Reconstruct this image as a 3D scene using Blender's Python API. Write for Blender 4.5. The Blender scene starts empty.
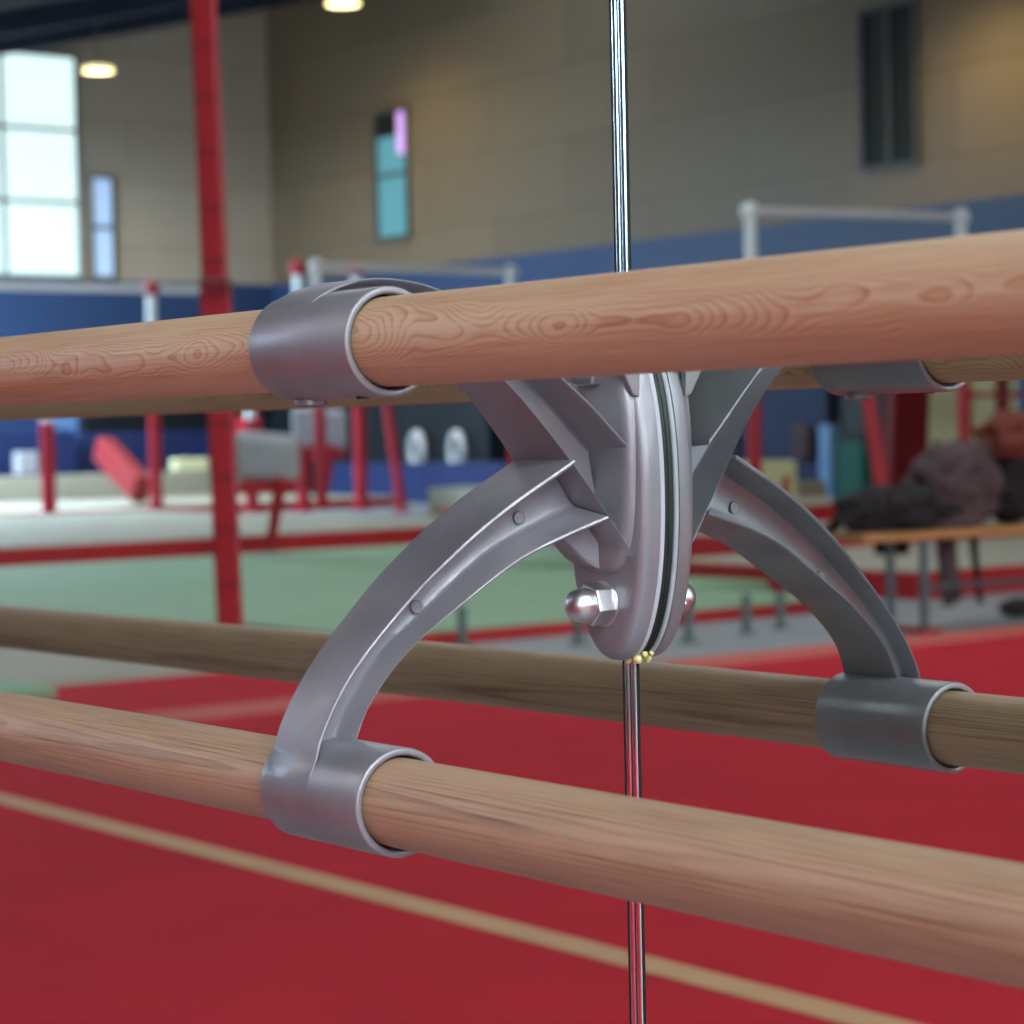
import bpy, bmesh, math, random
from math import sin, cos, pi, radians, sqrt
from mathutils import Vector, Matrix, noise
random.seed(4)
COL = bpy.context.scene.collection
EYE = .96                     # camera height above the hall floor (m)
# ------------------------------------------------------------------ camera
YAW, PIT, ROL, FPX = .64835, -.03345, -.02165, 2355.63
CX, CY = .92164, -.77149      # the mirror face is the plane y = 0, the hall is on the y < 0 side
fw = Vector((-cos(YAW)*cos(PIT), sin(YAW)*cos(PIT), sin(PIT)))
rt = fw.cross(Vector((0, 0, 1))).normalized(); up = rt.cross(fw)
rt2 = cos(ROL)*rt + sin(ROL)*up; up2 = -sin(ROL)*rt + cos(ROL)*up
cam = bpy.data.objects.new('camera', bpy.data.cameras.new('camera')); COL.objects.link(cam)
M = Matrix((rt2, up2, -fw)).transposed().to_4x4(); M.translation = (CX, CY, EYE)
cam.matrix_world = M
cam.data.sensor_width = 36; cam.data.lens = FPX/1024*36
cam.data.clip_start = .02; cam.data.clip_end = 200
cam.data.dof.use_dof = True; cam.data.dof.focus_distance = 1.16
cam.data.dof.aperture_fstop = cam.data.lens/1000/.0064
bpy.context.scene.camera = cam

def at(px, py, x=None, y=None, z=None):
    """hall point met through the mirror by a line of sight; returned with y = distance from the mirror"""
    d = fw*FPX + rt2*(px-512) - up2*(py-512)
    C = Vector((CX, CY, EYE))
    t = (x-CX)/d.x if x is not None else (y-CY)/d.y if y is not None else (z-EYE)/d.z
    return C + t*d
# ------------------------------------------------------------------ materials
MAT = {}
def srgb(r, g, b):
    f = lambda c: (c/255/12.92) if c/255 <= .04045 else ((c/255+.055)/1.055)**2.4
    return (f(r), f(g), f(b), 1)
def mat(name, col, rough=.6, metal=0, noise_amt=.08, scale=8, bump=0, emit=None, spec=.5):
    m = bpy.data.materials.new(name); m.use_nodes = True; nt = m.node_tree; N = nt.nodes; L = nt.links
    b = N['Principled BSDF']; b.inputs['Roughness'].default_value = rough; b.inputs['Metallic'].default_value = metal
    b.inputs['Specular IOR Level'].default_value = spec
    tc = N.new('ShaderNodeTexCoord'); n = N.new('ShaderNodeTexNoise'); n.inputs['Scale'].default_value = scale; n.inputs['Detail'].default_value = 5
    L.new(tc.outputs['Object'], n.inputs['Vector'])
    r = N.new('ShaderNodeValToRGB'); e = r.color_ramp.elements
    e[0].position = .3; e[1].position = .7
    e[0].color = tuple(c*(1-noise_amt) for c in col[:3])+(1,); e[1].color = tuple(min(1, c*(1+noise_amt)) for c in col[:3])+(1,)
    L.new(n.outputs['Fac'], r.inputs['Fac']); L.new(r.outputs['Color'], b.inputs['Base Color'])
    if bump:
        n2 = N.new('ShaderNodeTexNoise'); n2.inputs['Scale'].default_value = scale*30; L.new(tc.outputs['Object'], n2.inputs['Vector'])
        bp = N.new('ShaderNodeBump'); bp.inputs['Strength'].default_value = bump; bp.inputs['Distance'].default_value = .002
        L.new(n2.outputs['Fac'], bp.inputs['Height']); L.new(bp.outputs['Normal'], b.inputs['Normal'])
    if emit:
        b.inputs['Emission Color'].default_value = tuple(emit[:3])+(1,); b.inputs['Emission Strength'].default_value = emit[3]
    MAT[name] = m
    return m
def wood(name, light, dark, mode, seed):
    """growth rings about an axis that runs slightly askew to the rail"""
    m = bpy.data.materials.new(name); m.use_nodes = True; nt = m.node_tree; N = nt.nodes; L = nt.links
    b = N['Principled BSDF']; b.inputs['Roughness'].default_value = .5; b.inputs['Specular IOR Level'].default_value = .4
    tc = N.new('ShaderNodeTexCoord')
    def mapping(sc, loc=(0, 0, 0), rot=(0, 0, 0)):
        k = N.new('ShaderNodeMapping'); k.inputs['Scale'].default_value = sc; k.inputs['Location'].default_value = loc; k.inputs['Rotation'].default_value = rot
        L.new(tc.outputs['Object'], k.inputs['Vector']); return k
    def mth(op, a, c=None):
        k = N.new('ShaderNodeMath'); k.operation = op
        for i, v in enumerate((a, c)):
            if v is None: continue
            if isinstance(v, (int, float)): k.inputs[i].default_value = v
            else: L.new(v, k.inputs[i])
        return k.outputs[0]
    # low frequency wobble of the ring centre
    w = N.new('ShaderNodeTexNoise'); w.inputs['Scale'].default_value = 1; w.inputs['Detail'].default_value = 2.5
    L.new(mapping((8 if mode else 1.5, 16, 16), (seed, 0, 0)).outputs[0], w.inputs['Vector'])
    sp = N.new('ShaderNodeSeparateXYZ'); L.new(mapping((1, 1, 1)).outputs[0], sp.inputs[0])
    amp = .030 if mode else .010
    wob = mth('MULTIPLY', mth('SUBTRACT', w.outputs['Fac'], .5), amp)
    yy = mth('ADD', mth('ADD', sp.outputs['Y'], .045 if mode else .09), wob)
    yy = mth('ADD', yy, mth('MULTIPLY', sp.outputs['X'], .035 if mode else .004))
    zz = mth('SUBTRACT', sp.outputs['Z'], .004 if mode else .03)
    rad = mth('SQRT', mth('ADD', mth('MULTIPLY', yy, yy), mth('MULTIPLY', zz, zz)))
    ph = mth('MULTIPLY', rad, 1000 if mode else 800)
    fr = mth('FRACT', ph)
    ring = N.new('ShaderNodeValToRGB'); e = ring.color_ramp.elements
    e[0].position = 0; e[0].color = (0, 0, 0, 1); e[1].position = .62; e[1].color = (.25, .25, .25, 1)
    k = ring.color_ramp.elements.new(.9); k.color = (1, 1, 1, 1); k = ring.color_ramp.elements.new(1); k.color = (0, 0, 0, 1)
    L.new(fr, ring.inputs[0])
    # pores: long fine streaks
    f = N.new('ShaderNodeTexNoise'); f.inputs['Scale'].default_value = 1; f.inputs['Detail'].default_value = 3
    L.new(mapping((18, 900, 900), (0, seed, 0)).outputs[0], f.inputs['Vector'])
    big = N.new('ShaderNodeTexNoise'); big.inputs['Scale'].default_value = 1; big.inputs['Detail'].default_value = 2
    L.new(mapping((3, 40, 60), (seed*2, 0, 0)).outputs[0], big.inputs['Vector'])
    s = mth('ADD', mth('MULTIPLY', ring.outputs[0], .66 if mode else .46), mth('MULTIPLY', mth('SUBTRACT', f.outputs['Fac'], .5), 1.15))
    s = mth('ADD', s, mth('MULTIPLY', mth('SUBTRACT', big.outputs['Fac'], .5), 1.0))
    cr = N.new('ShaderNodeValToRGB'); e = cr.color_ramp.elements
    e[0].position = -.0; e[0].color = light; e[1].position = .9; e[1].color = dark
    L.new(s, cr.inputs[0]); L.new(cr.outputs[0], b.inputs['Base Color'])
    bp = N.new('ShaderNodeBump'); bp.inputs['Strength'].default_value = .12; bp.inputs['Distance'].default_value = .0006; L.new(s, bp.inputs['Height']); L.new(bp.outputs['Normal'], b.inputs['Normal'])
    MAT[name] = m
wood('ash_cathedral', srgb(182, 158, 130), srgb(150, 98, 60), 1, 2.3)
wood('ash_straight', srgb(168, 140, 114), srgb(92, 62, 44), 0, 7.1)

def bracket_paint():
    m = mat('grey_enamel', srgb(134, 135, 142), .30, .40, .10, 30, .08, spec=.5)
    nt = m.node_tree; N = nt.nodes; L = nt.links; b = N['Principled BSDF']
    # handled, slightly greasy patches: only the gloss and a small tone change
    tc = N.new('ShaderNodeTexCoord'); n = N.new('ShaderNodeTexNoise'); n.inputs['Scale'].default_value = 26; n.inputs['Detail'].default_value = 2
    L.new(tc.outputs['Object'], n.inputs['Vector'])
    r = N.new('ShaderNodeMapRange'); r.inputs[1].default_value = .42; r.inputs[2].default_value = .6; r.inputs[3].default_value = .30; r.inputs[4].default_value = .46
    L.new(n.outputs['Fac'], r.inputs[0]); L.new(r.outputs[0], b.inputs['Roughness'])
bracket_paint()
mat('gap_shade', srgb(16, 28, 28), .5, 0, .05)  # dark tone for the shade between the plate and its reflection
mat('sealant', srgb(168, 172, 184), .5, 0, .04)
mat('glue', srgb(215, 200, 140), .3, 0, .1, 300)
mat('steel', srgb(205, 205, 208), .36, 1, .03, 60)
mat('screw_dark', srgb(60, 58, 62), .4, .8)
mat('glass_edge', srgb(205, 230, 238), .16, 1, .03)
mat('black_gap', srgb(14, 16, 18), .7)
mat('carpet_red', srgb(198, 42, 56), .95, 0, .07, 3, .3, spec=.1)
mat('carpet_tape', srgb(208, 160, 120), .8, 0, .08, 6)
mat('carpet_edge', srgb(205, 96, 84), .9, 0, .08, 6)
mat('floor_grey', srgb(150, 152, 158), .5, 0, .08, 2)
mat('mat_green', srgb(140, 170, 138), .7, 0, .05, 1.5)
mat('mat_beige', srgb(172, 164, 148), .75, 0, .07, 2)
mat('mat_cream', srgb(240, 236, 188), .7, 0, .04, 2)
mat('red_vinyl', srgb(190, 30, 38), .55, 0, .08, 3)
mat('dull_red', srgb(138, 24, 30), .6, 0, .08, 3)
mat('dark_red_vinyl', srgb(120, 14, 22), .55, 0, .08, 3)
mat('red_paint', srgb(178, 22, 42), .42, 0, .06, 12)
mat('white_tube', srgb(238, 242, 246), .35, 0, .02)
mat('rail_grey', srgb(222, 218, 220), .35, 0, .03)
mat('blue_vinyl', srgb(24, 40, 92), .6, 0, .1, 2)
mat('navy', srgb(26, 40, 78), .7, 0, .12, 1)
mat('teal', srgb(20, 92, 80), .7)
mat('pale_blue', srgb(110, 150, 200), .6)
mat('black_cloth', srgb(34, 30, 34), .9, 0, .25, 9, .3)
mat('brown_cloth', srgb(82, 66, 70), .9, 0, .3, 9, .3)
mat('rust_cloth', srgb(112, 52, 40), .9, 0, .25, 6, .3)
mat('bench_wood', srgb(190, 140, 90), .5, 0, .12, 6)
mat('leg_grey', srgb(96, 108, 116), .45, .3)
mat('leg_green', srgb(100, 116, 116), .5, .2)
mat('grey_pad', srgb(168, 165, 175), .6)
mat('dark_opening', srgb(22, 28, 34), .5, 0, .2, .8)
mat('ceiling_dark', srgb(26, 28, 35), .9, 0, .1, .5)
mat('beam', srgb(34, 46, 70), .6)
mat('plain_wall', srgb(120, 118, 116), .9)
mat('window_frame', srgb(70, 72, 74), .5)
mat('pane_day', (.2, .25, .26, 1), .1, emit=(.80, .97, 1.0, 1.35))
mat('pane_side', (.8, .95, 1, 1), .1, emit=(.86, .94, 1.0, 11))
mat('pane_sky', (.05, .12, .15, 1), .1, emit=(.13, .38, .47, .85))
mat('pane_violet', (.5, .3, .6, 1), .1, emit=(.60, .30, .85, 1.3))
mat('pane_pale', (.4, .5, .7, 1), .1, emit=(.36, .50, .80, .9))
mat('pane_dark', srgb(32, 36, 33), .55, 0, .2, 2, spec=.2)
mat('added_panel', (.9, .95, 1, 1), .3, emit=(.94, .97, 1.0, 9.5))  # glow of the unseen panels added under the ceiling
mat('added_panel_far', (.9, .95, 1, 1), .3, emit=(.58, .78, 1.0, 62))  # added panel glow that brightens the end wall
mat('added_panel_wash', (.9, .95, 1, 1), .3, emit=(.80, .90, 1.0, 4))
mat('added_panel_mid', (.9, .95, 1, 1), .3, emit=(.94, .96, 1.0, 2.7))
mat('lamp_glow', (1, .9, .6, 1), .3, emit=(1, .80, .38, 9))
mat('lamp_shell', srgb(120, 116, 100), .5)

def post_paint():
    m = mat('post_paint', srgb(178, 22, 42), .42, 0, .06, 12); nt = m.node_tree; N = nt.nodes; L = nt.links; b = N['Principled BSDF']
    old = b.inputs['Base Color'].links[0].from_socket
    tc = N.new('ShaderNodeTexCoord'); s = N.new('ShaderNodeSeparateXYZ'); L.new(tc.outputs['Object'], s.inputs[0])
    f = N.new('ShaderNodeMath'); f.operation = 'MULTIPLY'; f.inputs[1].default_value = 1/.24; L.new(s.outputs['Z'], f.inputs[0])
    g = N.new('ShaderNodeMath'); g.operation = 'FRACT'; L.new(f.outputs[0], g.inputs[0])
    l = N.new('ShaderNodeMath'); l.operation = 'LESS_THAN'; l.inputs[1].default_value = .16; L.new(g.outputs[0], l.inputs[0])
    mx = N.new('ShaderNodeMix'); mx.data_type = 'RGBA'; L.new(l.outputs[0], mx.inputs[0]); L.new(old, mx.inputs[6]); mx.inputs[7].default_value = srgb(152, 20, 36)
    L.new(mx.outputs[2], b.inputs['Base Color'])
post_paint()
def panel_wall(wname, c1, c2, c3):
    m = bpy.data.materials.new(wname); m.use_nodes = True; nt = m.node_tree; N = nt.nodes; L = nt.links
    b = N['Principled BSDF']; b.inputs['Roughness'].default_value = .5
    g = N.new('ShaderNodeNewGeometry'); s = N.new('ShaderNodeSeparateXYZ'); L.new(g.outputs['Position'], s.inputs[0])
    a = N.new('ShaderNodeMath'); a.operation = 'ADD'; L.new(s.outputs['X'], a.inputs[0]); L.new(s.outputs['Y'], a.inputs[1])
    c = N.new('ShaderNodeCombineXYZ'); L.new(a.outputs[0], c.inputs[0]); L.new(s.outputs['Z'], c.inputs[1])
    br = N.new('ShaderNodeTexBrick'); L.new(c.outputs[0], br.inputs['Vector']); br.inputs['Scale'].default_value = 1
    br.inputs['Brick Width'].default_value = 3.6; br.inputs['Row Height'].default_value = 1.02; br.inputs['Mortar Size'].default_value = .010
    br.inputs['Color1'].default_value = srgb(*c1); br.inputs['Color2'].default_value = srgb(*c2); br.inputs['Mortar'].default_value = srgb(*c3)
    br.offset = .5
    lt = N.new('ShaderNodeMath'); lt.operation = 'LESS_THAN'; L.new(s.outputs['Z'], lt.inputs[0]); lt.inputs[1].default_value = 3.53
    mx = N.new('ShaderNodeMix'); mx.data_type = 'RGBA'; L.new(lt.outputs[0], mx.inputs[0]); L.new(br.outputs['Color'], mx.inputs[6]); mx.inputs[7].default_value = srgb(42, 66, 108)
    L.new(mx.outputs[2], b.inputs['Base Color'])
    MAT[wname] = m
panel_wall('panel_wall', (126, 105, 84), (115, 96, 76), (94, 78, 62))
panel_wall('end_wall', (182, 166, 152), (172, 156, 142), (148, 134, 120))  # end wall panels paler than the long wall, daylight put into their colour
def mirror_mat():
    m = bpy.data.materials.new('mirror'); m.use_nodes = True; b = m.node_tree.nodes['Principled BSDF']
    b.inputs['Base Color'].default_value = (.76, .83, .79, 1); b.inputs['Metallic'].default_value = 1; b.inputs['Roughness'].default_value = 0
    MAT['mirror'] = m
mirror_mat()
# ------------------------------------------------------------------ object helpers
def tag(o, label=None, cat=None, group=None, kind=None):
    if label: o['label'] = label
    if cat: o['category'] = cat
    if group: o['group'] = group
    if kind: o['kind'] = kind
    return o
def link(name, me, m, parent=None, smooth=False, bevel=0, bev_seg=2, auto=40):
    o = bpy.data.objects.new(name, me); COL.objects.link(o)
    if m: me.materials.append(MAT[m])
    if parent: o.parent = parent
    if smooth:
        for p in me.polygons: p.use_smooth = True
        me.set_sharp_from_angle(angle=radians(auto))
    if bevel:
        b = o.modifiers.new('bevel', 'BEVEL'); b.width = bevel; b.segments = bev_seg; b.limit_method = 'ANGLE'; b.angle_limit = radians(35)
    return o
def empty(name, loc, rz=0):
    o = bpy.data.objects.new(name, None); COL.objects.link(o); o.location = loc; o.rotation_euler.z = rz; o.empty_display_size = .1
    return o
class MB:
    def __init__(s): s.bm = bmesh.new()
    def box(s, a, b, rot=None, org=(0, 0, 0)):
        g = bmesh.ops.create_cube(s.bm, size=1)['verts']
        for v in g:
            v.co = Vector([(a[i]+b[i])/2+v.co[i]*abs(b[i]-a[i]) for i in range(3)])
            if rot: v.co = rot @ v.co + Vector(org)
        return s
    def tube(s, p, q, r, r2=None, n=20, cap=True):
        p, q = Vector(p), Vector(q); d = q-p
        g = bmesh.ops.create_cone(s.bm, cap_ends=cap, segments=n, radius1=r, radius2=r if r2 is None else r2, depth=d.length)['verts']
        R = Vector((0, 0, 1)).rotation_difference(d).to_matrix()
        for v in g: v.co = R @ v.co + (p+q)/2
        return s
    def path(s, pts, r, n=10):
        pts = [Vector(p) for p in pts]; rings = []
        for i, p in enumerate(pts):
            d = (pts[min(i+1, len(pts)-1)]-pts[max(i-1, 0)]).normalized()
            a = d.orthogonal().normalized() if i == 0 else (a - d*a.dot(d)).normalized()
            b = d.cross(a); rr = r[i] if isinstance(r, (list, tuple)) else r
            rings.append([s.bm.verts.new(p+rr*(cos(t*2*pi/n)*a+sin(t*2*pi/n)*b)) for t in range(n)])
        for A, B in zip(rings, rings[1:]):
            for k in range(n): s.bm.faces.new((A[k], A[(k+1) % n], B[(k+1) % n], B[k]))
        s.bm.faces.new(rings[0][::-1]); s.bm.faces.new(rings[-1]); return s
    def loft(s, rings, caps=True, closed=True):
        R = [[s.bm.verts.new(p) for p in r] for r in rings]; n = len(R[0])
        for A, B in zip(R, R[1:]):
            for k in range(n if closed else n-1): s.bm.faces.new((A[k], A[(k+1) % n], B[(k+1) % n], B[k]))
        if caps: s.bm.faces.new(R[0][::-1]); s.bm.faces.new(R[-1])
        return s
    def lathe(s, prof, org, axis, n=40):
        """prof: (radius, height along axis)"""
        axis = Vector(axis).normalized(); a = axis.orthogonal().normalized(); b = axis.cross(a); org = Vector(org)
        rings = [[s.bm.verts.new(org+axis*h+r*(cos(2*pi*k/n)*a+sin(2*pi*k/n)*b)) for k in range(n)] for r, h in prof]
        for A, B in zip(rings, rings[1:]):
            for k in range(n): s.bm.faces.new((A[k], A[(k+1) % n], B[(k+1) % n], B[k]))
        return rings
    def blob(s, c, sc, amp=.25, f=2.0, seed=0, sub=4):
        g = bmesh.ops.create_icosphere(s.bm, subdivisions=sub, radius=1)['verts']
        for v in g:
            n = v.co.normalized(); k = 1+amp*noise.noise(n*f+Vector((seed, seed*2, 0)))+amp*.5*noise.noise(n*f*2.7+Vector((0, seed, seed)))
            v.co = Vector(c)+Vector((n.x*sc[0], n.y*sc[1], n.z*sc[2]))*k
        return s
    def build(s, name, m, parent=None, **kw):
        bmesh.ops.recalc_face_normals(s.bm, faces=s.bm.faces)
        me = bpy.data.meshes.new(name); s.bm.to_mesh(me); s.bm.free()
        return link(name, me, m, parent, **kw)
def spline(pts, n):
    """Catmull-Rom through pts, n samples evenly spread over the length"""
    P = [Vector(p) for p in pts]; P = [2*P[0]-P[1]]+P+[2*P[-1]-P[-2]]; out = []
    for i in range(1, len(P)-2):
        for k in range(24):
            t = k/24; a, b, c, d = P[i-1:i+3]
            out.append(.5*((2*b)+(c-a)*t+(2*a-5*b+4*c-d)*t*t+(3*b-a-3*c+d)*t**3))
    out.append(P[-2]); L = [0]
    for a, b in zip(out, out[1:]): L.append(L[-1]+(b-a).length)
    res = []; j = 0
    for k in range(n):
        s = L[-1]*k/(n-1)
        while j < len(L)-2 and L[j+1] < s: j += 1
        f = (s-L[j])/max(1e-9, L[j+1]-L[j]); res.append(out[j].lerp(out[j+1], min(1, f)))
    return res
def lerp(a, b, t): return a+(b-a)*t
# ------------------------------------------------------------------ the double barre in front of the mirror
RY, UZ, LZ, RR = -.1805, EYE+.0418, EYE-.1640, .0200
def rail(name, z, m, label, x0=-3.4, x1=1.45, dz=0, sag=0):
    o = empty(name, ((x0+x1)/2, RY, z+dz)); h = (x1-x0)/2
    tag(o, label, 'barre')
    b = MB(); n = 64
    prof = [(RR*.55, -h), (RR*.86, -h+.001), (RR, -h+.004)]+[(RR, -h+.004+(2*h-.008)*k/40) for k in range(1, 41)]+[(RR*.86, h-.001), (RR*.55, h)]
    r = b.lathe(prof, (0, 0, 0), (1, 0, 0), n); b.bm.faces.new(r[0][::-1]); b.bm.faces.new(r[-1])
    if sag:
        for v in b.bm.verts:
            wx = v.co.x+(x0+x1)/2
            if wx < 0: v.co.z -= sag*(1-cos(pi*min(1, -wx/1.6)))/2
    me_o = b.build(name, m, None, smooth=True)
    me_o.location = o.location
    bpy.data.objects.remove(o)
    tag(me_o, label, 'barre'); return me_o
rail('upper_barre', UZ, 'ash_cathedral', 'upper round wooden ballet barre with wavy looping grain, directly in front of the mirror')
rail('lower_barre', LZ, 'ash_straight', 'lower round wooden ballet barre with straight grain, crossing in front of the red carpet', sag=.009)

B = tag(empty('barre_bracket', (0, 0, EYE)), 'grey cast metal double barre bracket bolted to the mirror over its seam', 'bracket')
X0, X1 = -.0268, .056           # collar ends
def collar(z, parent):
    b = MB(); R, r, c = .0247, .0213, .0013
    prof = []
    for k in range(7):
        a = pi/2*k/6; prof.append((R-c+c*sin(a), X0+c-c*cos(a)))
    for k in range(7):
        a = pi/2*k/6; prof.append((R-c+c*cos(a), X1-c+c*sin(a)))
    for k in range(7):
        a = pi/2*k/6; prof.append((r+c-c*sin(a), X1-c+c*cos(a)))
    for k in range(7):
        a = pi/2*k/6; prof.append((r+c-c*cos(a), X0+c-c*sin(a)))
    prof.append(prof[0])
    b.lathe(prof, (0, RY, z), (1, 0, 0), 72)
    bmesh.ops.remove_doubles(b.bm, verts=b.bm.verts, dist=1e-6)
    return b.build('collar', 'grey_enamel', parent, smooth=True, auto=60)
uc = collar(UZ-EYE, B); lc = collar(LZ-EYE, B)
tag(uc, 'upper collar with a small screw boss underneath'); tag(lc, 'lower collar around the lower rail')
b = MB(); b.lathe([(.0075, 0), (.0075, .0025), (.0065, .0034), (.0035, .0036), (.0033, .0022), (.0002, .0022)], (-.012, RY, UZ-EYE-.0240), (0, 0, -1), 28)
b.build('screw_boss', 'grey_enamel', uc, smooth=True)
b = MB(); b.tube((.038, RY-.004, UZ-EYE-.0250), (.038, RY-.004, UZ-EYE-.0215), .003, n=16); b.build('set_screw', 'screw_dark', uc)

def arm(outer, inner, xf_o, xf_i, xb, n=60, name='arm', web=(-.005, .0025), draft=(.0038, .0075)):
    """H section: outer and inner flange joined by a web, lofted along two curves in the y-z plane.
    outer / inner are (distance from the mirror, z)."""
    O = spline([(p[0], p[1], 0) for p in outer], n); I = spline([(p[0], p[1], 0) for p in inner], n)
    for C in (O, I):
        for it in range(8):
            C[1:-1] = [(C[k-1]+2*C[k]+C[k+1])/4 if k < .74*n else C[k] for k in range(1, n-1)]
    rings = []
    for k in range(n):
        s = k/(n-1); o, i = O[k], I[k]; d = (i-o).length
        te, tr, ti = .0023/d, draft[0]/d, draft[1]/d                 # flange thickness at its edge and at the web
        fo, fi, bb = xf_o(s), xf_i(s), xb(s); w0, w1 = web; c = .0006
        f = .0035/d; fx = .0030                    # fillets
        P = []
        def front(x, w, u0, sgn):
            pass
        # front side, from outer face towards inner face, (u, x)
        P += [(0, bb+c), (0, lerp(bb, fo, .5)), (0, fo-c), (c/d, fo-c*.3), (te*.5, fo), (te-c/d, fo-c*.3), (te, fo-c)]
        P += [(tr*.95, w1+fx), (tr+f*.3, w1+fx*.3), (tr+f, w1)]
        P += [(.5, w1)]
        P += [(1-ti-f, w1), (1-ti-f*.3, w1+fx*.3), (1-ti*.95, w1+fx)]
        P += [(1-te, fi-c), (1-te+c/d, fi-c*.3), (1-te*.5, fi), (1-c/d, fi-c*.3), (1, fi-c), (1, lerp(bb, fi, .5)), (1, bb+c)]
        # back side
        P += [(1-te*.5, bb), (1-te, bb+c), (1-ti*.95, w0-fx), (1-ti-f*.3, w0-fx*.3), (1-ti-f, w0), (.5, w0), (tr+f, w0), (tr+f*.3, w0-fx*.3), (tr*.95, w0-fx), (te, bb+c), (te*.5, bb)]
        rings.append([(x, -lerp(o.x, i.x, u), lerp(o.y, i.y, u)) for u, x in P])
    b = MB(); b.loft(rings)
    return b.build(name, 'grey_enamel', B, smooth=True, auto=38)
sm = lambda t: t*t*(3-2*t)
# lower arm: s = 0 at the root, 1 at the collar
lo_out = [(.0535, -.0136), (.0554, -.0146), (.0707, -.0227), (.0861, -.0307), (.1098, -.0456), (.1315, -.0622), (.1385, -.0675), (.1585, -.0865), (.1725, -.1005), (.1848, -.1154), (.1942, -.1310), (.1982, -.1400), (.2004, -.1473), (.2033, -.1533), (.2050, -.1605), (.2046, -.1682), (.2000, -.1758)]
lo_in = [(.0325, -.0436), (.0355, -.0444), (.0537, -.0498), (.0764, -.0574), (.0908, -.0642), (.122, -.0835), (.1424, -.0965), (.1554, -.1077), (.1636, -.1160), (.1716, -.1263), (.1765, -.1360), (.1795, -.1430)]
la = arm(lo_out, lo_in, lambda s: lerp(.0255, .0155, sm(min(1, s/.75))), lambda s: lerp(.0260, .0165, sm(min(1, s/.75))), lambda s: lerp(-.0240, -.0215, s) if s < .85 else lerp(-.0216, -.0250, (s-.85)/.15))
tag(la, 'curved lower arm dropping to the lower rail')
up_in = [(.0160, -.0660), (.0215, -.0578), (.0297, -.0461), (.0449, -.0253), (.0567, -.0098), (.0738, .0104), (.0873, .0242), (.104, .0370), (.122, .0450), (.142, .0490), (.1590, .0480)]
up_out = [(.0275, -.0058), (.0298, -.0037), (.0375, .0036), (.0491, .0147), (.0618, .0253), (.080, .0405), (.103, .0572), (.1261, .0687), (.1414, .0722), (.1549, .0735), (.1694, .0724), (.1805, .0693), (.1872, .0667), (.1950, .0621), (.2006, .0557), (.2036, .0480), (.2022, .0418)]
ua = arm(up_out, up_in, lambda s: lerp(.0335, .0160, sm(min(1, s/.7))), lambda s: lerp(.0262, .0160, sm(min(1, s/.7))), lambda s: lerp(-.0250, -.0220, s))
tag(ua, 'diagonal upper arm rising to the upper rail')
# small round ejector marks on the web of the lower arm
for (yy, zz) in ((.0715, -.0415), (.1340, -.0815)):
    b = MB(); b.lathe([(.0034, 0), (.0034, .0007), (.0029, .0011), (.0025, .0007), (.0002, .0005)], (.0032, -yy, zz), (1, 0, 0), 24)
    b.build('casting_mark', 'grey_enamel', la, smooth=True)
# wall plate: domed oval casting
PC = (.0030, -.0310)
def oval(hw, hh, y, n=96, p=2.15, cx=PC[0], cz=PC[1]):
    r = []
    for k in range(n):
        t = 2*pi*k/n; c, s = cos(t), sin(t)
        r.append((cx+hw*math.copysign(abs(c)**(2/p), c), y, cz+hh*math.copysign(abs(s)**(2/p), s)))
    return r
b = MB()
b.loft([oval(.0300, .0840, -.0058), oval(.0312, .0853, -.0064), oval(.0313, .0855, -.0085), oval(.0311, .0848, -.0125), oval(.0306, .0836, -.0147), oval(.0296, .0816, -.0163), oval(.0280, .0790, -.0174), oval(.0255, .0760, -.0180)])
b.build('wall_plate', 'grey_enamel', B, smooth=True, auto=50)
b = MB(); b.loft([oval(.0306, .0846, -.0030), oval(.0312, .0852, -.0036), oval(.0311, .0851, -.0056), oval(.0304, .0844, -.0062)])
b.build('sealant_bead', 'sealant', B, smooth=True)
b = MB(); b.loft([oval(.0296, .0836, .0), oval(.0300, .0840, -.0004), oval(.0300, .0840, -.0034)])
b.build('gap_filler', 'gap_shade', B, smooth=True)  # added dark filler for the shade seen inside the mirror glass
# raised core that carries both arms
b = MB()
def core(hw, z0, z1, y, cx=.0025, n=64, p=2.8):
    return oval(hw, (z1-z0)/2, y, n, p, cx, (z0+z1)/2)
b.loft([core(.0268, -.0725, .0420, -.0150), core(.0266, -.0722, .0420, -.0178), core(.0258, -.0712, .0412, -.0200), core(.0240, -.0694, .0400, -.0216), core(.0210, -.0668, .0380, -.0225), core(.0120, -.0580, .0300, -.0228)])
b.build('core', 'grey_enamel', B, smooth=True, auto=50)
# web foot that ties the lower flange of the upper arm to the core
b = MB(); b.loft([[(-.0200, -.0180, -.0690), (.0060, -.0180, -.0715), (.0060, -.0180, -.0480), (-.0200, -.0180, -.0480)],
                  [(-.0185, -.0270, -.0640), (.0020, -.0290, -.0660), (.0030, -.0290, -.0470), (-.0185, -.0270, -.0470)],
                  [(-.0170, -.0420, -.0500), (-.0030, -.0460, -.0500), (-.0010, -.0460, -.0460), (-.0170, -.0420, -.0440)]])
b.build('gusset', 'grey_enamel', B, smooth=True, bevel=.002, bev_seg=3)
b = MB(); b.loft([[(.0262, -.0150, .0165), (.0300, -.0150, .0165), (.0300, -.0190, .0175), (.0262, -.0190, .0175)], [(.0262, -.0150, .0420), (.0315, -.0150, .0420), (.0315, -.0330, .0420), (.0262, -.0330, .0420)]]); b.build('rim_rib', 'grey_enamel', B, bevel=.0008)
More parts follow.
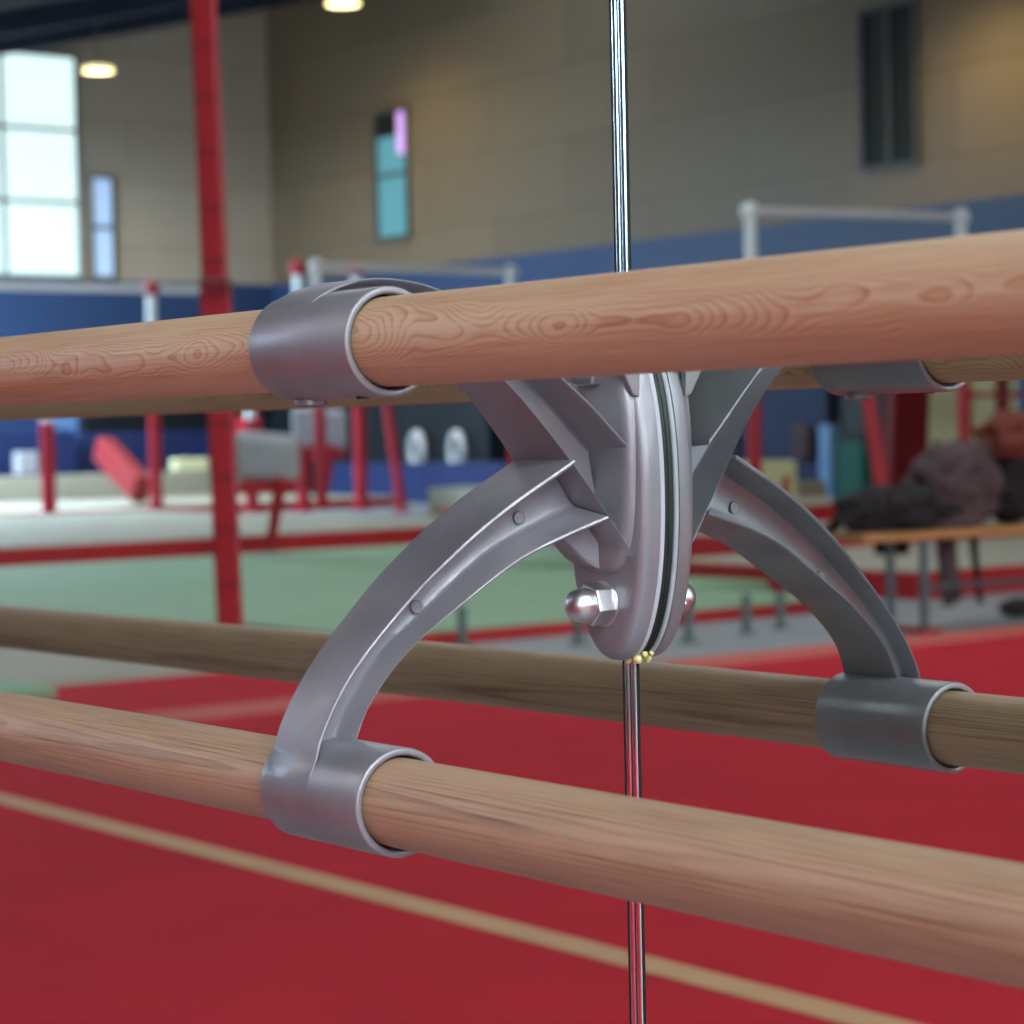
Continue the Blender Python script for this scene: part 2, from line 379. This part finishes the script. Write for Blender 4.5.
def cap_nut(x, z, rot):
    t = MB(); y0 = -.0178; hr = .0112
    t.lathe([(.0002, 0), (.0118, 0), (.0118, .0010), (.0002, .0010)], (x, y0, z), (0, -1, 0), 40)
    hexa = lambda r, y: [(x+r*cos(rot+k*pi/3), y, z+r*sin(rot+k*pi/3)) for k in range(6)]
    t.loft([hexa(hr, y0-.0008), hexa(hr, y0-.0102), hexa(hr*.93, y0-.0112)])
    prof = [(.0087, .0085), (.0087, .0140)]+[(.0087*cos(a*pi/2/10), .0150+.0084*sin(a*pi/2/10)) for a in range(0, 10)]+[(.0004, .0234)]
    r = t.lathe(prof, (x, y0, z), (0, -1, 0), 40); t.bm.faces.new(r[-1])
    return t.build('cap_nut', 'steel', B, smooth=True, auto=25, bevel=.0004)
tag(cap_nut(.0022, -.0870, -.26), 'shiny domed cap nut at the foot of the plate'); tag(cap_nut(.0022, .0325, .1), 'shiny domed cap nut near the top of the plate')
b = MB()
for (x, y, z, r) in ((.0100, -.0030, -.1155, .0027), (.0045, -.0042, -.1165, .0018), (.0145, -.0020, -.1130, .0016)): b.blob((x, y, z), (r, r, r), .2, 2, x*99, 2)
b.build('glue_drip', 'glue', B, smooth=True)

# ------------------------------------------------------------------ mirror panels on their wall
def mirror_panel(x0, x1, label):
    m = empty('mirror_panel', ((x0+x1)/2, 0, .12)); tag(m, label, 'mirror'); cx = (x0+x1)/2; z1 = 2.3-.12; w = .0022
    b = MB(); v = [b.bm.verts.new(p) for p in ((x0-cx+w, 0, 0), (x1-cx-w, 0, 0), (x1-cx-w, 0, z1), (x0-cx+w, 0, z1))]
    b.bm.faces.new(v)
    q = [b.bm.verts.new((p.co.x, .0045, p.co.z)) for p in v]; b.bm.faces.new(q[::-1])
    for k in range(4): b.bm.faces.new((v[k], q[k], q[(k+1) % 4], v[(k+1) % 4]))
    b.build('silvered_glass', 'mirror', m)
    for s, xe in ((1, x0), (-1, x1)):        # ground and polished long edges
        b = MB(); a = xe-cx
        b.loft([[(a+s*w, 0, 0), (a+s*.0003, .0012, 0), (a+s*.0003, .0045, 0), (a+s*w, .0045, 0)], [(a+s*w, 0, z1), (a+s*.0003, .0012, z1), (a+s*.0003, .0045, z1), (a+s*w, .0045, z1)]])
        b.build('polished_edge', 'glass_edge', m)
mirror_panel(-3.0, -.0012, 'tall frameless mirror panel left of the dark vertical seam')
mirror_panel(.0012, 1.9, 'tall frameless mirror panel right of the dark vertical seam')
def struct(name, b, m, **kw):
    o = b.build(name, m, **kw); o['kind'] = 'structure'; return o
b = MB(); b.box((-.0050, -.0006, .12), (.0070, -.0001, 2.3)); struct('trim_1', b, 'black_gap')
for k, xx in enumerate((-.0008, .0042)):  # convex ridges added so the seam catches two bright lines
    b = MB(); w = .0019; b.loft([[(xx-w*cos(t*pi/10), -.0005-.0016*sin(t*pi/10), z) for t in range(11)] for z in (.12, 2.3)]); struct('trim_%d' % (10+k), b, 'glass_edge', smooth=True)

# ------------------------------------------------------------------ the hall (y = distance from the mirror, flipped below)
XE, YW, XR = -33.0, 20.0, 9.0
def V(x, y, z): return (x, -y, z)
def hbox(b, x0, x1, y0, y1, z0, z1): return b.box((x0, -y1, z0), (x1, -y0, z1))
struct('floor', hbox(MB(), XE-.3, XR+.3, -.3, YW+.3, -.30, -.02), 'floor_grey')
struct('wall_mirror', hbox(MB(), XE, XR, -.25, -.0066, -.02, 6.4), 'plain_wall')
struct('wall_long', hbox(MB(), XE, XR, YW, YW+.25, -.02, 8.9), 'panel_wall')
struct('wall_end', hbox(MB(), XE-.25, XE, -.25, YW+.25, -.02, 8.9), 'end_wall')
struct('wall_near_end', hbox(MB(), XR, XR+.25, -.25, YW+.25, -.02, 8.9), 'plain_wall')
b = MB()
prof = [(-.25, 6.3), (11.8, 6.3), (YW+.25, 8.32), (YW+.25, 8.62), (11.8, 6.6), (-.25, 6.6)]
b.loft([[V(XE-.25, y, z) for y, z in prof], [V(XR+.25, y, z) for y, z in prof]])
struct('ceiling', b, 'ceiling_dark')
for k, x in enumerate((-30.5, -27.0, -22, -17)):
    b = MB(); b.loft([[V(x-.12, y, z) for y, z in ((.3, 5.95), (11.6, 5.95), (19.9, 7.95), (19.9, 8.28), (11.8, 6.28), (.3, 6.28))], [V(x+.12, y, z) for y, z in ((.3, 5.95), (11.6, 5.95), (19.9, 7.95), (19.9, 8.28), (11.8, 6.28), (.3, 6.28))]])
    struct('trim_%d' % (k+2), b, 'beam')
wn = [0]
def window(axis, c, a0, a1, z0, z1, pane, nv=0, nh=0, extra=None, fm='window_frame'):
    """window on a wall: axis 'x' = end wall at x=c, axis 'y' = long wall; a = run along the wall"""
    wn[0] += 1; name = 'window_%d' % wn[0]; t = .05
    def bx(b, p0, p1, q0, q1, d0, d1):
        if axis == 'x': s = 1 if c < 0 else -1; return b.box((c+s*d0, -p1, q0), (c+s*d1, -p0, q1))
        return b.box((p0, -(c-d1), q0), (p1, -(c-d0), q1)) if True else None
    fr = MB()
    for p in ((a0-t, a0, z0-t, z1+t), (a1, a1+t, z0-t, z1+t), (a0, a1, z0-t, z0), (a0, a1, z1, z1+t)): bx(fr, p[0], p[1], p[2], p[3], -.02, .06)
    for k in range(nv): a = lerp(a0, a1, (k+1)/(nv+1)); bx(fr, a-.03, a+.03, z0, z1, .005, .045)
    for k in range(nh): z = lerp(z0, z1, (k+1)/(nh+1)); bx(fr, a0, a1, z-.03, z+.03, .005, .045)
    f = struct(name, fr, fm)
    g = MB(); bx(g, a0, a1, z0, z1, -.01, .012); g.build('pane', pane, f)
    if extra:
        g = MB(); bx(g, extra[0], extra[1], extra[2], extra[3], .012, .02); g.build('pane', extra[4], f)
    return f
window('x', XE, 13.9, 16.42, 3.60, 7.02, 'pane_day', 1, 2, fm='leg_grey')
window('x', XE, 16.68, 17.02, 3.60, 5.15, 'pane_pale', 0, 1)
window('y', YW, -29.75, -28.95, 4.05, 5.95, 'pane_sky', 0, 1, (-29.2, -28.95, 5.3, 5.95, 'pane_violet'))
hbox(MB(), -29.75, -29.2, 19.975, 19.985, 5.6, 5.95).build('pane', 'pane_dark', bpy.data.objects['window_3'])
window('y', YW, -19.25, -18.42, 4.08, 5.92, 'pane_dark', 1, 0)
for y0 in (.6, 5.0, 9.4): window('x', XR, y0, y0+3.6, 2.2, 5.9, 'pane_side', 3, 2)
# unseen glowing ceiling panels, added to light the hall
for k, (x0, x1, y0, y1) in enumerate(((4.0, 8.6, .4, 5.0), (-11.0, -5.0, 4.6, 9.4), (-17, -13, 7.2, 11.4), (-24, -20, 7.2, 11.4), (-31.5, -26.5, 6.2, 11.5))):
    f = struct('window_%d' % (wn[0]+1+k), hbox(MB(), x0-.1, x1+.1, y0-.1, y1+.1, 6.22, 6.3), 'window_frame')  # window-numbered frame holding an added light panel
    hbox(MB(), x0, x1, y0, y1, 6.2, 6.235).build('pane', 'added_panel_far' if k == 4 else 'added_panel_mid' if k in (1, 2, 3) else 'added_panel', f)

b = MB(); b.loft([[V(x, y, 6.3+(y-11.8)*.239+d) for y, d in ((16.6, -.06), (18.4, -.06), (18.4, .0), (16.6, .0))] for x in (-26.4, -22.8)])
f = struct('window_20', b, 'window_frame')  # unseen glowing panel added to wash the long wall with light
b = MB(); b.loft([[V(x, y, 6.3+(y-11.8)*.239+d) for y, d in ((16.7, -.075), (18.3, -.075), (18.3, -.05), (16.7, -.05))] for x in (-26.3, -22.9)]); b.build('pane', 'added_panel_wash', f)
# lamps
def lamp(px, py, h, r, label):
    P = at(px, py, z=h); o = tag(empty('pendant_lamp', V(P.x, P.y, h)), label, 'lamp', 'round hall lamps seen in the mirror')
    g = MB(); g.lathe([(.0002, 0), (r*.98, 0), (r*.98, .04), (.0002, .04)], (0, 0, 0), (0, 0, 1), 32); g.build('diffuser', 'lamp_glow', o)
    g = MB(); g.lathe([(r, -.01), (r*1.04, .01), (r*.9, .06), (r*.4, .10), (.03, .12), (.0002, .12)], (0, 0, 0), (0, 0, 1), 32); g.build('lamp_shade', 'lamp_shell', o, smooth=True)
    top = 6.3 if P.y < 11.8 else 6.3+(P.y-11.8)*.239
    MB().tube((0, 0, .11), (0, 0, max(.4, top-h)), .012, n=8).build('rod', 'lamp_shell', o)
    L = bpy.data.lights.new('lamp_light', 'SPOT'); L.energy = 420; L.color = (1, .78, .38); L.spot_size = radians(150); L.spot_blend = .9; L.shadow_soft_size = r
    q = bpy.data.objects.new('lamp_light', L); COL.objects.link(q); q.parent = o; q.location = (0, 0, -.05)
    return o
lamp(98, 71, 6.35, .23, 'round glowing hall lamp hanging above the tall bright window')
lamp(343, 4, 7.3, .25, 'round glowing hall lamp at the top edge, lighting the wood panelled wall')
lamp(930, -60, 6.3, .25, 'round glowing hall lamp just above the frame, over the dark window')

# ---- carpet and tapes
tag(hbox(MB(), -6.5, 6, .80, 15.5, -.02, 0).build('sprung_floor_carpet', 'carpet_red', bevel=.006), 'large bright red carpet of the sprung floor below the mirror', 'carpet')  # near edge held back, out of view, to cut red bounce onto the bracket
tag(hbox(MB(), -7.58, -6.5, 2.3, 5.1, -.02, -.002).build('carpet_runner', 'carpet_red', bevel=.006), 'short piece of red carpet beyond the far tape stripe, left side', 'carpet')
tag(hbox(MB(), -6.1, 5.5, 1.905, 1.99, 0, .002).build('floor_tape', 'carpet_tape'), 'long tan tape line running diagonally over the red carpet', 'tape')
tag(hbox(MB(), -6.49, -6.15, 2.6, 12, 0, .0022).build('carpet_border', 'carpet_edge'), 'faded pink border strip along the far edge of the red carpet', 'tape')
# ---- mats
def gym_mat(x0, x1, y0, y1, h, top, side, label, group=None, z=-.02, rz=0, name='landing_mat', cat='mat'):
    cx, cy = (x0+x1)/2, (y0+y1)/2; o = tag(empty(name, V(cx, cy, z), rz), label, cat, group)
    w, d = (x1-x0)/2, (y1-y0)/2
    MB().box((-w, -d, 0), (w, d, h-.012)).build('edging', side, o, bevel=.008)
    MB().box((-w+.01, -d+.01, h-.012), (w-.01, d-.01, h)).build('cover', top, o, bevel=.003)
    return o
gym_mat(-9.3, -8.0, 5.15, 8.25, .07, 'mat_green', 'red_vinyl', 'narrow pale green mat with red edge, just behind the bracket plate')
gym_mat(-12.3, -9.32, 2.6, 8.9, .07, 'mat_green', 'mat_green', 'wide pale green mat around the foot of the tall red post')
gym_mat(-15.3, -12.32, 3.6, 10.6, .07, 'mat_green', 'mat_green', 'farther pale green mat, ending at the red strip')
gym_mat(-9.28, -7.6, 3.24, 4.9, .035, 'mat_beige', 'mat_beige', 'thin beige mat between two barres at the left edge')
gym_mat(-8.9, -7.22, 2.35, 3.22, .04, 'mat_green', 'mat_green', 'small green strip mat with a pale end touching the red carpet, left edge', z=-.002)
gym_mat(-22.9, -15.6, 4.5, 12.0, .20, 'mat_beige', 'red_vinyl', 'broad beige landing platform with a bright red front edge')
gym_mat(-30.4, -26.0, 7, 17.8, .14, 'mat_beige', 'red_vinyl', 'far beige landing platform with red front, near the end wall')
gym_mat(-10.4, -8.2, 8.95, 12.6, .16, 'mat_beige', 'red_vinyl', 'beige mat with red edge lying behind the wooden bench', rz=.0)
gym_mat(-12.3, -10.6, 10.3, 14.6, .24, 'mat_beige', 'red_vinyl', 'second beige mat with red edge, behind the first one')
gym_mat(-17.2, -13.9, 12.1, 15.2, .30, 'mat_beige', 'red_vinyl', 'thick beige crash mat under the right hand high bar')
gym_mat(-22.5, -18.6, 15.7, 18.6, .34, 'mat_beige', 'mat_beige', 'beige mat lying before the long bright blue mat, left of the bracket')
gym_mat(-31.3, -30.5, 11.5, 18.6, .50, 'mat_beige', 'mat_beige', 'long pale mat lying before the blue padded mats, far left')
# low feet along the gap between carpet and mats
for i, (px, py) in enumerate(((463, 647), (579, 644), (689, 643), (747, 634), (781, 629))):
    P = at(px, py, z=-.02); o = tag(empty('floor_post', V(P.x, P.y, -.02)), ['short dark green floor post under the curved arm', 'short dark floor post left of the cap nut', 'short dark floor post right of the cap nut', 'faint short floor post inside the reflected arm', 'short dark floor post beneath the reflected arm'][i], 'post', 'short floor posts in the grey gap')
    MB().tube((0, 0, 0), (0, 0, .012), .05).build('foot', 'leg_green', o); MB().tube((0, 0, .01), (0, 0, .19), .022).build('stem', 'leg_green', o)

# ---- tall red post
P = at(231, 642, z=.05); T = at(203, 0, x=P.x-.02)
o = tag(empty('steel_post', V(P.x, P.y, .05)), 'thick red steel post rising from the green mat to the top edge', 'post')
tilt = Vector(V(T.x, T.y, T.z))-Vector(V(P.x, P.y, .05)); tilt = tilt/tilt.z
R = Vector((0, 0, 1)).rotation_difference(tilt).to_matrix()
rotm = R @ Matrix.Rotation(radians(35), 3, 'Z')
MB().box((-.056, -.056, 0), (.056, .056, 5.2), rotm).build('upright', 'post_paint', o, bevel=.012)
zc = at(218, 290, x=P.x).z-.05
MB().box((-.066, -.066, zc-.05), (.066, .066, zc+.05), rotm).build('clamp', 'leg_grey', o, bevel=.006)
MB().box((-.066, -.066, 1.45), (.066, .066, 1.62), rotm).build('clamp', 'red_paint', o, bevel=.006)
MB().tube((0, 0, 0), (0, 0, .03), .14, n=28).build('base_plate', 'red_paint', o)

# ---- bars: two uprights and a rail
def bar_frame(name, A, Bp, h, label, sleeve=.9, w=.035, tube='white_tube', cap=None, group=None, z0=0, rail_m='rail_grey', both=True, rr=.028, over=0):
    """A, Bp: (x, y) of the two uprights"""
    mx, my = (A[0]+Bp[0])/2, (A[1]+Bp[1])/2
    o = tag(empty(name, V(mx, my, z0)), label, 'gymnastic bar', group); H = h-z0
    a = Vector((A[0]-mx, -(A[1]-my), 0)); c = Vector((Bp[0]-mx, -(Bp[1]-my), 0))
    for q in (a, c):
        u = MB().tube(q, q+Vector((0, 0, H-sleeve)), w).build('upright', 'red_paint', o, smooth=True)
        MB().tube(q+Vector((0, 0, H-sleeve-.02)), q+Vector((0, 0, H)), w*.8).build('sleeve', tube, u, smooth=True)
        MB().tube(q, q+Vector((0, 0, .05)), .13, n=24).build('foot', 'red_paint', o)
        MB().blob(q+Vector((0, 0, H)), (w*1.35, w*1.35, w*1.3), 0, 1, 0, 3).build('cap', cap or tube, o, smooth=True)
    if both: MB().tube(a+Vector((0, 0, H))+(a-c).normalized()*over, c+Vector((0, 0, H)), rr).build('rail', rail_m, o, smooth=True)
    return o
def pt(px, py, h): q = at(px, py, z=h); return (q.x, q.y)
bar_frame('high_bar', pt(750, 211, 2.8), pt(961, 217, 2.8), 2.8, 'high bar with two white topped uprights above the upper barre, right of the seam', w=.062, z0=.28, sleeve=.5, rr=.036)
bar_frame('uneven_bar', pt(316, 266, 2.8), pt(510, 272, 2.8), 2.8, 'high bar with white ends just above the upper collar, in front of the blue wall', w=.062, sleeve=.5, z0=.18, rr=.04)
bar_frame('uneven_bar', (pt(190, 290, 2.8)[0], pt(152, 289, 2.8)[1]), (-24.5, 10.3), 2.8, 'pale high bar running out of the left edge under the tall bright window', w=.075, sleeve=1.0, cap='red_paint', rr=.046, over=1.0)
bar_frame('uneven_bar', (-24.3, 11.55), (-24.3, 14.3), 1.65, 'low bar behind the upper barre, left of the tall red post', w=.085, sleeve=.45)
q0, q1 = at(298, 268, x=-25.), at(356, 268, x=-25.)
bar_frame('uneven_bar', (q0.x, q0.y), (q1.x, q1.y), q0.z, 'narrow pair of red capped posts behind the collar of the upper barre', w=.085, cap='red_paint', sleeve=.8)
# slanting braces
def brace(p, q, r, m, label, d0=(None, None)):
    a, c = Vector(V(*p)), Vector(V(*q)); o = empty('brace', a); tag(o, label, 'brace')
    MB().tube((0, 0, 0), c-a, r).build('tube', m, o, smooth=True); MB().tube((0, 0, -.01), (0, 0, .03), r*2).build('foot', m, o)
p = at(402, 505, x=-24); p.z = -.02; q = at(386, 395, x=-24.3); brace(p, q, .06, 'red_paint', 'slanting red tube left of the bracket arm, by the red posts')
p = at(887, 520, z=.24); q = at(866, 380, x=p.x-.2); brace(p, q, .055, 'red_paint', 'slanting red tube under the reflected upper collar')
p = at(785, 520, x=-17); q = at(786, 476, x=-17); brace(p, q, .04, 'red_paint', 'short red tube in front of the beige mats')

# ---- vaulting tables with V legs
def vault(px, py, Z_h, label, sc=1, w=.34):
    P = at(px, py, z=.1); o = tag(empty('vaulting_table', V(P.x, P.y, .1), radians(35)), label, 'vaulting table', None)
    b = MB(); b.loft([[(-w*sc, -.24*sc, .52*sc), (w*sc, -.24*sc, .52*sc), (w*1.05*sc, -.24*sc, .84*sc), (-w*1.05*sc, -.24*sc, .88*sc)], [(-w*.8*sc, .24*sc, .56*sc), (w*.8*sc, .24*sc, .56*sc), (w*sc, .24*sc, .9*sc), (-w*sc, .24*sc, .94*sc)]])
    b.build('padded_body', 'grey_pad', o, bevel=.05, bev_seg=3)
    for s in (-1, 1):
        MB().tube((s*.07*sc, 0, 0), (s*.30*sc, -.1*sc, .56*sc), .035*sc).build('leg', 'red_paint', o)
    MB().box((-w*1.05*sc, -.22*sc, .44*sc), (w*1.05*sc, .22*sc, .54*sc)).build('under_frame', 'red_paint', o, bevel=.02)
    return o
vault(270, 550, 1, 'vaulting table with light grey pad and red V legs, right of the tall red post', 1.0, .22)
vault(322, 508, 1, 'farther vaulting table with grey top and red frame, behind the first one', 1.35, .22)
p0 = at(103, 448, x=-28); p1 = at(142, 489, x=-26.5)
a, c = Vector(V(*p0)), Vector(V(*p1)); o = tag(empty('springboard', c), 'red sloping board leaning left of the red upright, far left', 'springboard')
d = a-c; R = Vector((0, 0, 1)).rotation_difference(d).to_matrix()
MB().box((-.16, -.12, 0), (.16, .12, d.length), R).build('board', 'dull_red', o, bevel=.02)
MB().box((-.19, -.10, 0), (-.16, .10, d.length*.9), R).build('pad', 'dark_red_vinyl', o, bevel=.01)

# ---- bench with coats and a bag
s0, s1 = at(842, 534, z=.46), at(1200, 513, z=.46)
mid = (s0+s1)/2; ang = math.atan2(-(s1.y-s0.y), s1.x-s0.x); ln = (s1-s0).length/2
o = tag(empty('bench', V(mid.x, mid.y, -.02), ang), 'low wooden bench on grey legs at the right edge, piled with clothes', 'bench')
MB().box((-ln, -.15, .44), (ln, .15, .48)).build('seat', 'bench_wood', o, bevel=.008)
for sx in (-1, 1):
    for sy in (-1, 1): MB().tube((sx*(ln-.42), sy*.11, 0), (sx*(ln-.42), sy*.11, .44), .022).build('leg', 'leg_grey', o)
    MB().box((sx*(ln-.42)-.06, -.17, 0), (sx*(ln-.42)+.06, .17, .02)).build('foot', 'red_vinyl', o, bevel=.005)
MB().tube((-ln+.5, 0, .20), (ln-.42, 0, .20), .015).build('stretcher', 'leg_grey', o)
def on_bench(px, py, base=.46):
    return at(px, 534-(px-842)*.0587, z=.46)
def heap(name, px, w, h, d, m, label, cat, seed, lift=0, tails=()):
    c = on_bench(px, 0); o = tag(empty(name, V(c.x, c.y, .46), ang), label, cat)
    b = MB(); b.blob((0, 0, h*.5+lift), (w/2, d/2, h*.5), .35, 1.7, seed, 5)
    for v in b.bm.verts: v.co.z = max(v.co.z, lift*.6+.002)
    b.build('cloth', m, o, smooth=True)
    for (x0, x1, y, z1, r) in tails:
        MB().path([(x0, y*.5, .06), (x0, y, .0), (lerp(x0, x1, .4), y*1.08, -.12), (lerp(x0, x1, .8), y*1.05, z1*.7), (x1, y, z1)], [r, r, r*.8, r*.7, r*.6]).build('strap', m, o, smooth=True)
    return o
heap('jacket', 896, .70, .21, .30, 'black_cloth', 'flat dark jacket spread over the left part of the bench', 'clothing', 3, 0, ((-.28, -.34, -.17, -.14, .03), (.1, .1, -.18, -.10, .05), (.22, .24, -.18, -.12, .05)))
heap('backpack', 952, .50, .40, .30, 'brown_cloth', 'dark brownish bag slumped at the peak of the pile on the bench', 'bag', 8, .0, ((.15, .17, -.19, -.40, .05), (.19, .24, -.2, -.38, .04)))
heap('coat', 1018, .46, .36, .30, 'black_cloth', 'black coat at the right edge of the pile, with dangling straps', 'clothing', 12, .0, ((-.1, -.06, -.2, -.40, .025),))
heap('pullover', 1018, .46, .26, .34, 'rust_cloth', 'rust coloured pullover on top of the black coat, right edge', 'clothing', 17, .29)
P = at(1020, 612, z=0); tag(MB().blob((0, 0, .045), (.09, .14, .045), .15, 2, 3, 3).build('shoe', 'black_cloth', smooth=True), 'black shoe on the floor under the dangling straps, right edge', 'shoe').location = V(P.x, P.y, -.018)

# ---- upright mats at the right
def upright(px0, px1, pyb, x, z0, z1, th, m, label, lean=0, edge=None, name='crash_mat'):
    a, c = at(px0, pyb, x=x), at(px1, pyb, x=x); o = tag(empty(name, V(x, (a.y+c.y)/2, z0)), label, 'mat')
    w = abs(c.y-a.y)/2
    MB().loft([[(-th, -w, 0), (0, -w, 0), (0, w, 0), (-th, w, 0)], [(-th, -w-lean, z1-z0), (0, -w-lean, z1-z0), (0, w-lean, z1-z0), (-th, w-lean, z1-z0)]]).build('cover', m, o, bevel=.02)
    MB().box((0, -w*.9, .0), (.02, w*.9, .08)).build('strap', edge or 'dark_red_vinyl', o)
    return o
upright(926, 972, 430, -15.2, -.02, 2.05, .3, 'mat_cream', 'tall cream crash mat standing on end, left of the red upright under the high bar')
upright(976, 1018, 430, -15.2, -.02, 2.05, .3, 'mat_cream', 'wide cream crash mat standing behind the rust pullover, right edge')
upright(888, 925, 430, -14.9, -.02, 2.0, .12, 'dark_red_vinyl', 'dark red crash mat leaning beside the cream one', lean=.14)
q = at(1003, 430, x=-14.2); b = tag(empty('steel_post', V(q.x, q.y, -.02)), 'dark red post in front of the wide cream mat, right edge', 'post')
MB().tube((0, 0, 0), (0, 0, 2.0), .07).build('upright', 'dark_red_vinyl', b, smooth=True); MB().tube((0, 0, 0), (0, 0, .03), .15).build('base_plate', 'dark_red_vinyl', b)
MB().box((-.03, -.5, 1.22), (.03, .5, 1.27)).build('cross_bar', 'red_paint', b)
upright(762, 797, 480, -17.45, -.02, .60, .35, 'mat_cream', 'small cream foam block beside the reflected arm', name='foam_block')
# navy partition and items along the long wall
def panel(px0, px1, pt_, pb, y, m, label, name, cat, th=.15, hang=False):
    a, c = at(px0, pt_, y=y), at(px1, pb, y=y); z0 = -.02 if not hang else c.z
    o = MB().box((-abs(c.x-a.x)/2, -th/2, 0), (abs(c.x-a.x)/2, th/2, a.z-z0)).build(name, m, bevel=.02)
    o.location = V((a.x+c.x)/2, y, z0); return tag(o, label, cat)
panel(744, 833, 330, 510, 19.6, 'navy', 'navy blue folding mats standing behind the high bar post', 'folded_mat', 'mat')
o = panel(794, 812, 425, 458, 19.45, 'brown_cloth', 'small pinkish grey bag hanging on the navy mats', 'hanging_bag', 'bag', .12, True)
panel(822, 836, 425, 482, 19.3, 'pale_blue', 'narrow pale blue roll standing right of the navy mats', 'foam_roll', 'foam roll')
panel(845, 893, 330, 510, 19.8, 'dark_opening', 'dark equipment cabinet between navy mats and dark red mat', 'cabinet', 'cabinet', .3)
panel(845, 872, 442, 500, 19.3, 'teal', 'dark green padded block standing before the dark cabinet', 'padded_block', 'block', .3)
panel(725, 743, 395, 510, 19.7, 'dark_opening', 'dark narrow cabinet left of the navy mats', 'cabinet', 'cabinet')
panel(278, 500, 330, 510, 19.7, 'dark_opening', 'long dark equipment cupboard left of the bracket, below the blue wall paint', 'cupboard', 'cupboard', .4)
panel(335, 520, 463, 510, 18.9, 'blue_vinyl', 'long bright blue mat lying on edge before the dark cupboard', 'crash_mat', 'mat', .5)
for i, px in enumerate((417, 457)):
    q = at(px, 450, y=19.38); g = MB()
    g.lathe([(.25+.05*cos(t*pi/6), .06*sin(t*pi/6)) for t in range(13)], V(0, 0, 0), (0.3, -1, 0), 28)
    o = g.build('hoop', 'rail_grey', smooth=True); o.location = V(q.x, q.y, q.z)
    tag(o, ['pale round hoop farther left on the dark cupboard', 'pale round hoop nearest the bracket arm on the dark cupboard'][i], 'hoop', 'pale hoops on the dark cupboard')
# end wall items
def epanel(px0, px1, pt_, pb, x, m, label, name, cat, th=.2, hang=False):
    a, c = at(px0, pt_, x=x), at(px1, pb, x=x); z0 = -.02 if not hang else c.z
    o = MB().box((-th/2, -abs(c.y-a.y)/2, 0), (th/2, abs(c.y-a.y)/2, a.z-z0)).build(name, m, bevel=.03)
    o.location = V(x, (a.y+c.y)/2, z0); return tag(o, label, cat)
epanel(-30, 74, 431, 500, -31.6, 'blue_vinyl', 'blue padded mat standing at the far left behind the red white post', 'crash_mat', 'mat')
epanel(76, 212, 433, 500, -31.8, 'blue_vinyl', 'blue padded mat standing behind the red sloping board', 'crash_mat', 'mat')
epanel(215, 266, 420, 500, -31.6, 'navy', 'dark blue padded mat standing behind the vaulting tables', 'crash_mat', 'mat')
epanel(82, 330, 395, 432, -32.96, 'dark_opening', 'long dark notice board low on the end wall', 'notice_board', 'board', .06, True)
epanel(40, 78, 395, 437, -32.98, 'pale_blue', 'pale blue sheet on the end wall, behind the red white post', 'poster', 'poster', .04, True)
epanel(238, 260, 416, 468, -30.9, 'red_vinyl', 'orange red box standing behind the vaulting table', 'box', 'box', hang=True)
epanel(15, 36, 452, 474, -30.9, 'grey_pad', 'pale grey foam block in front of the blue mats, far left', 'foam_block', 'block', hang=True)
epanel(172, 206, 459, 470, -30.9, 'mat_cream', 'cream foam block in front of the blue mats beside the tall red post', 'foam_block', 'block', hang=True)

# ------------------------------------------------------------------ light and view
w = bpy.data.worlds.new('world'); bpy.context.scene.world = w; w.use_nodes = True
w.node_tree.nodes['Background'].inputs[0].default_value = (.7, .8, 1, 1); w.node_tree.nodes['Background'].inputs[1].default_value = .3
s = bpy.context.scene
s.view_settings.view_transform = 'Standard'; s.view_settings.look = 'None'; s.view_settings.gamma = 1; s.view_settings.exposure = 0.0
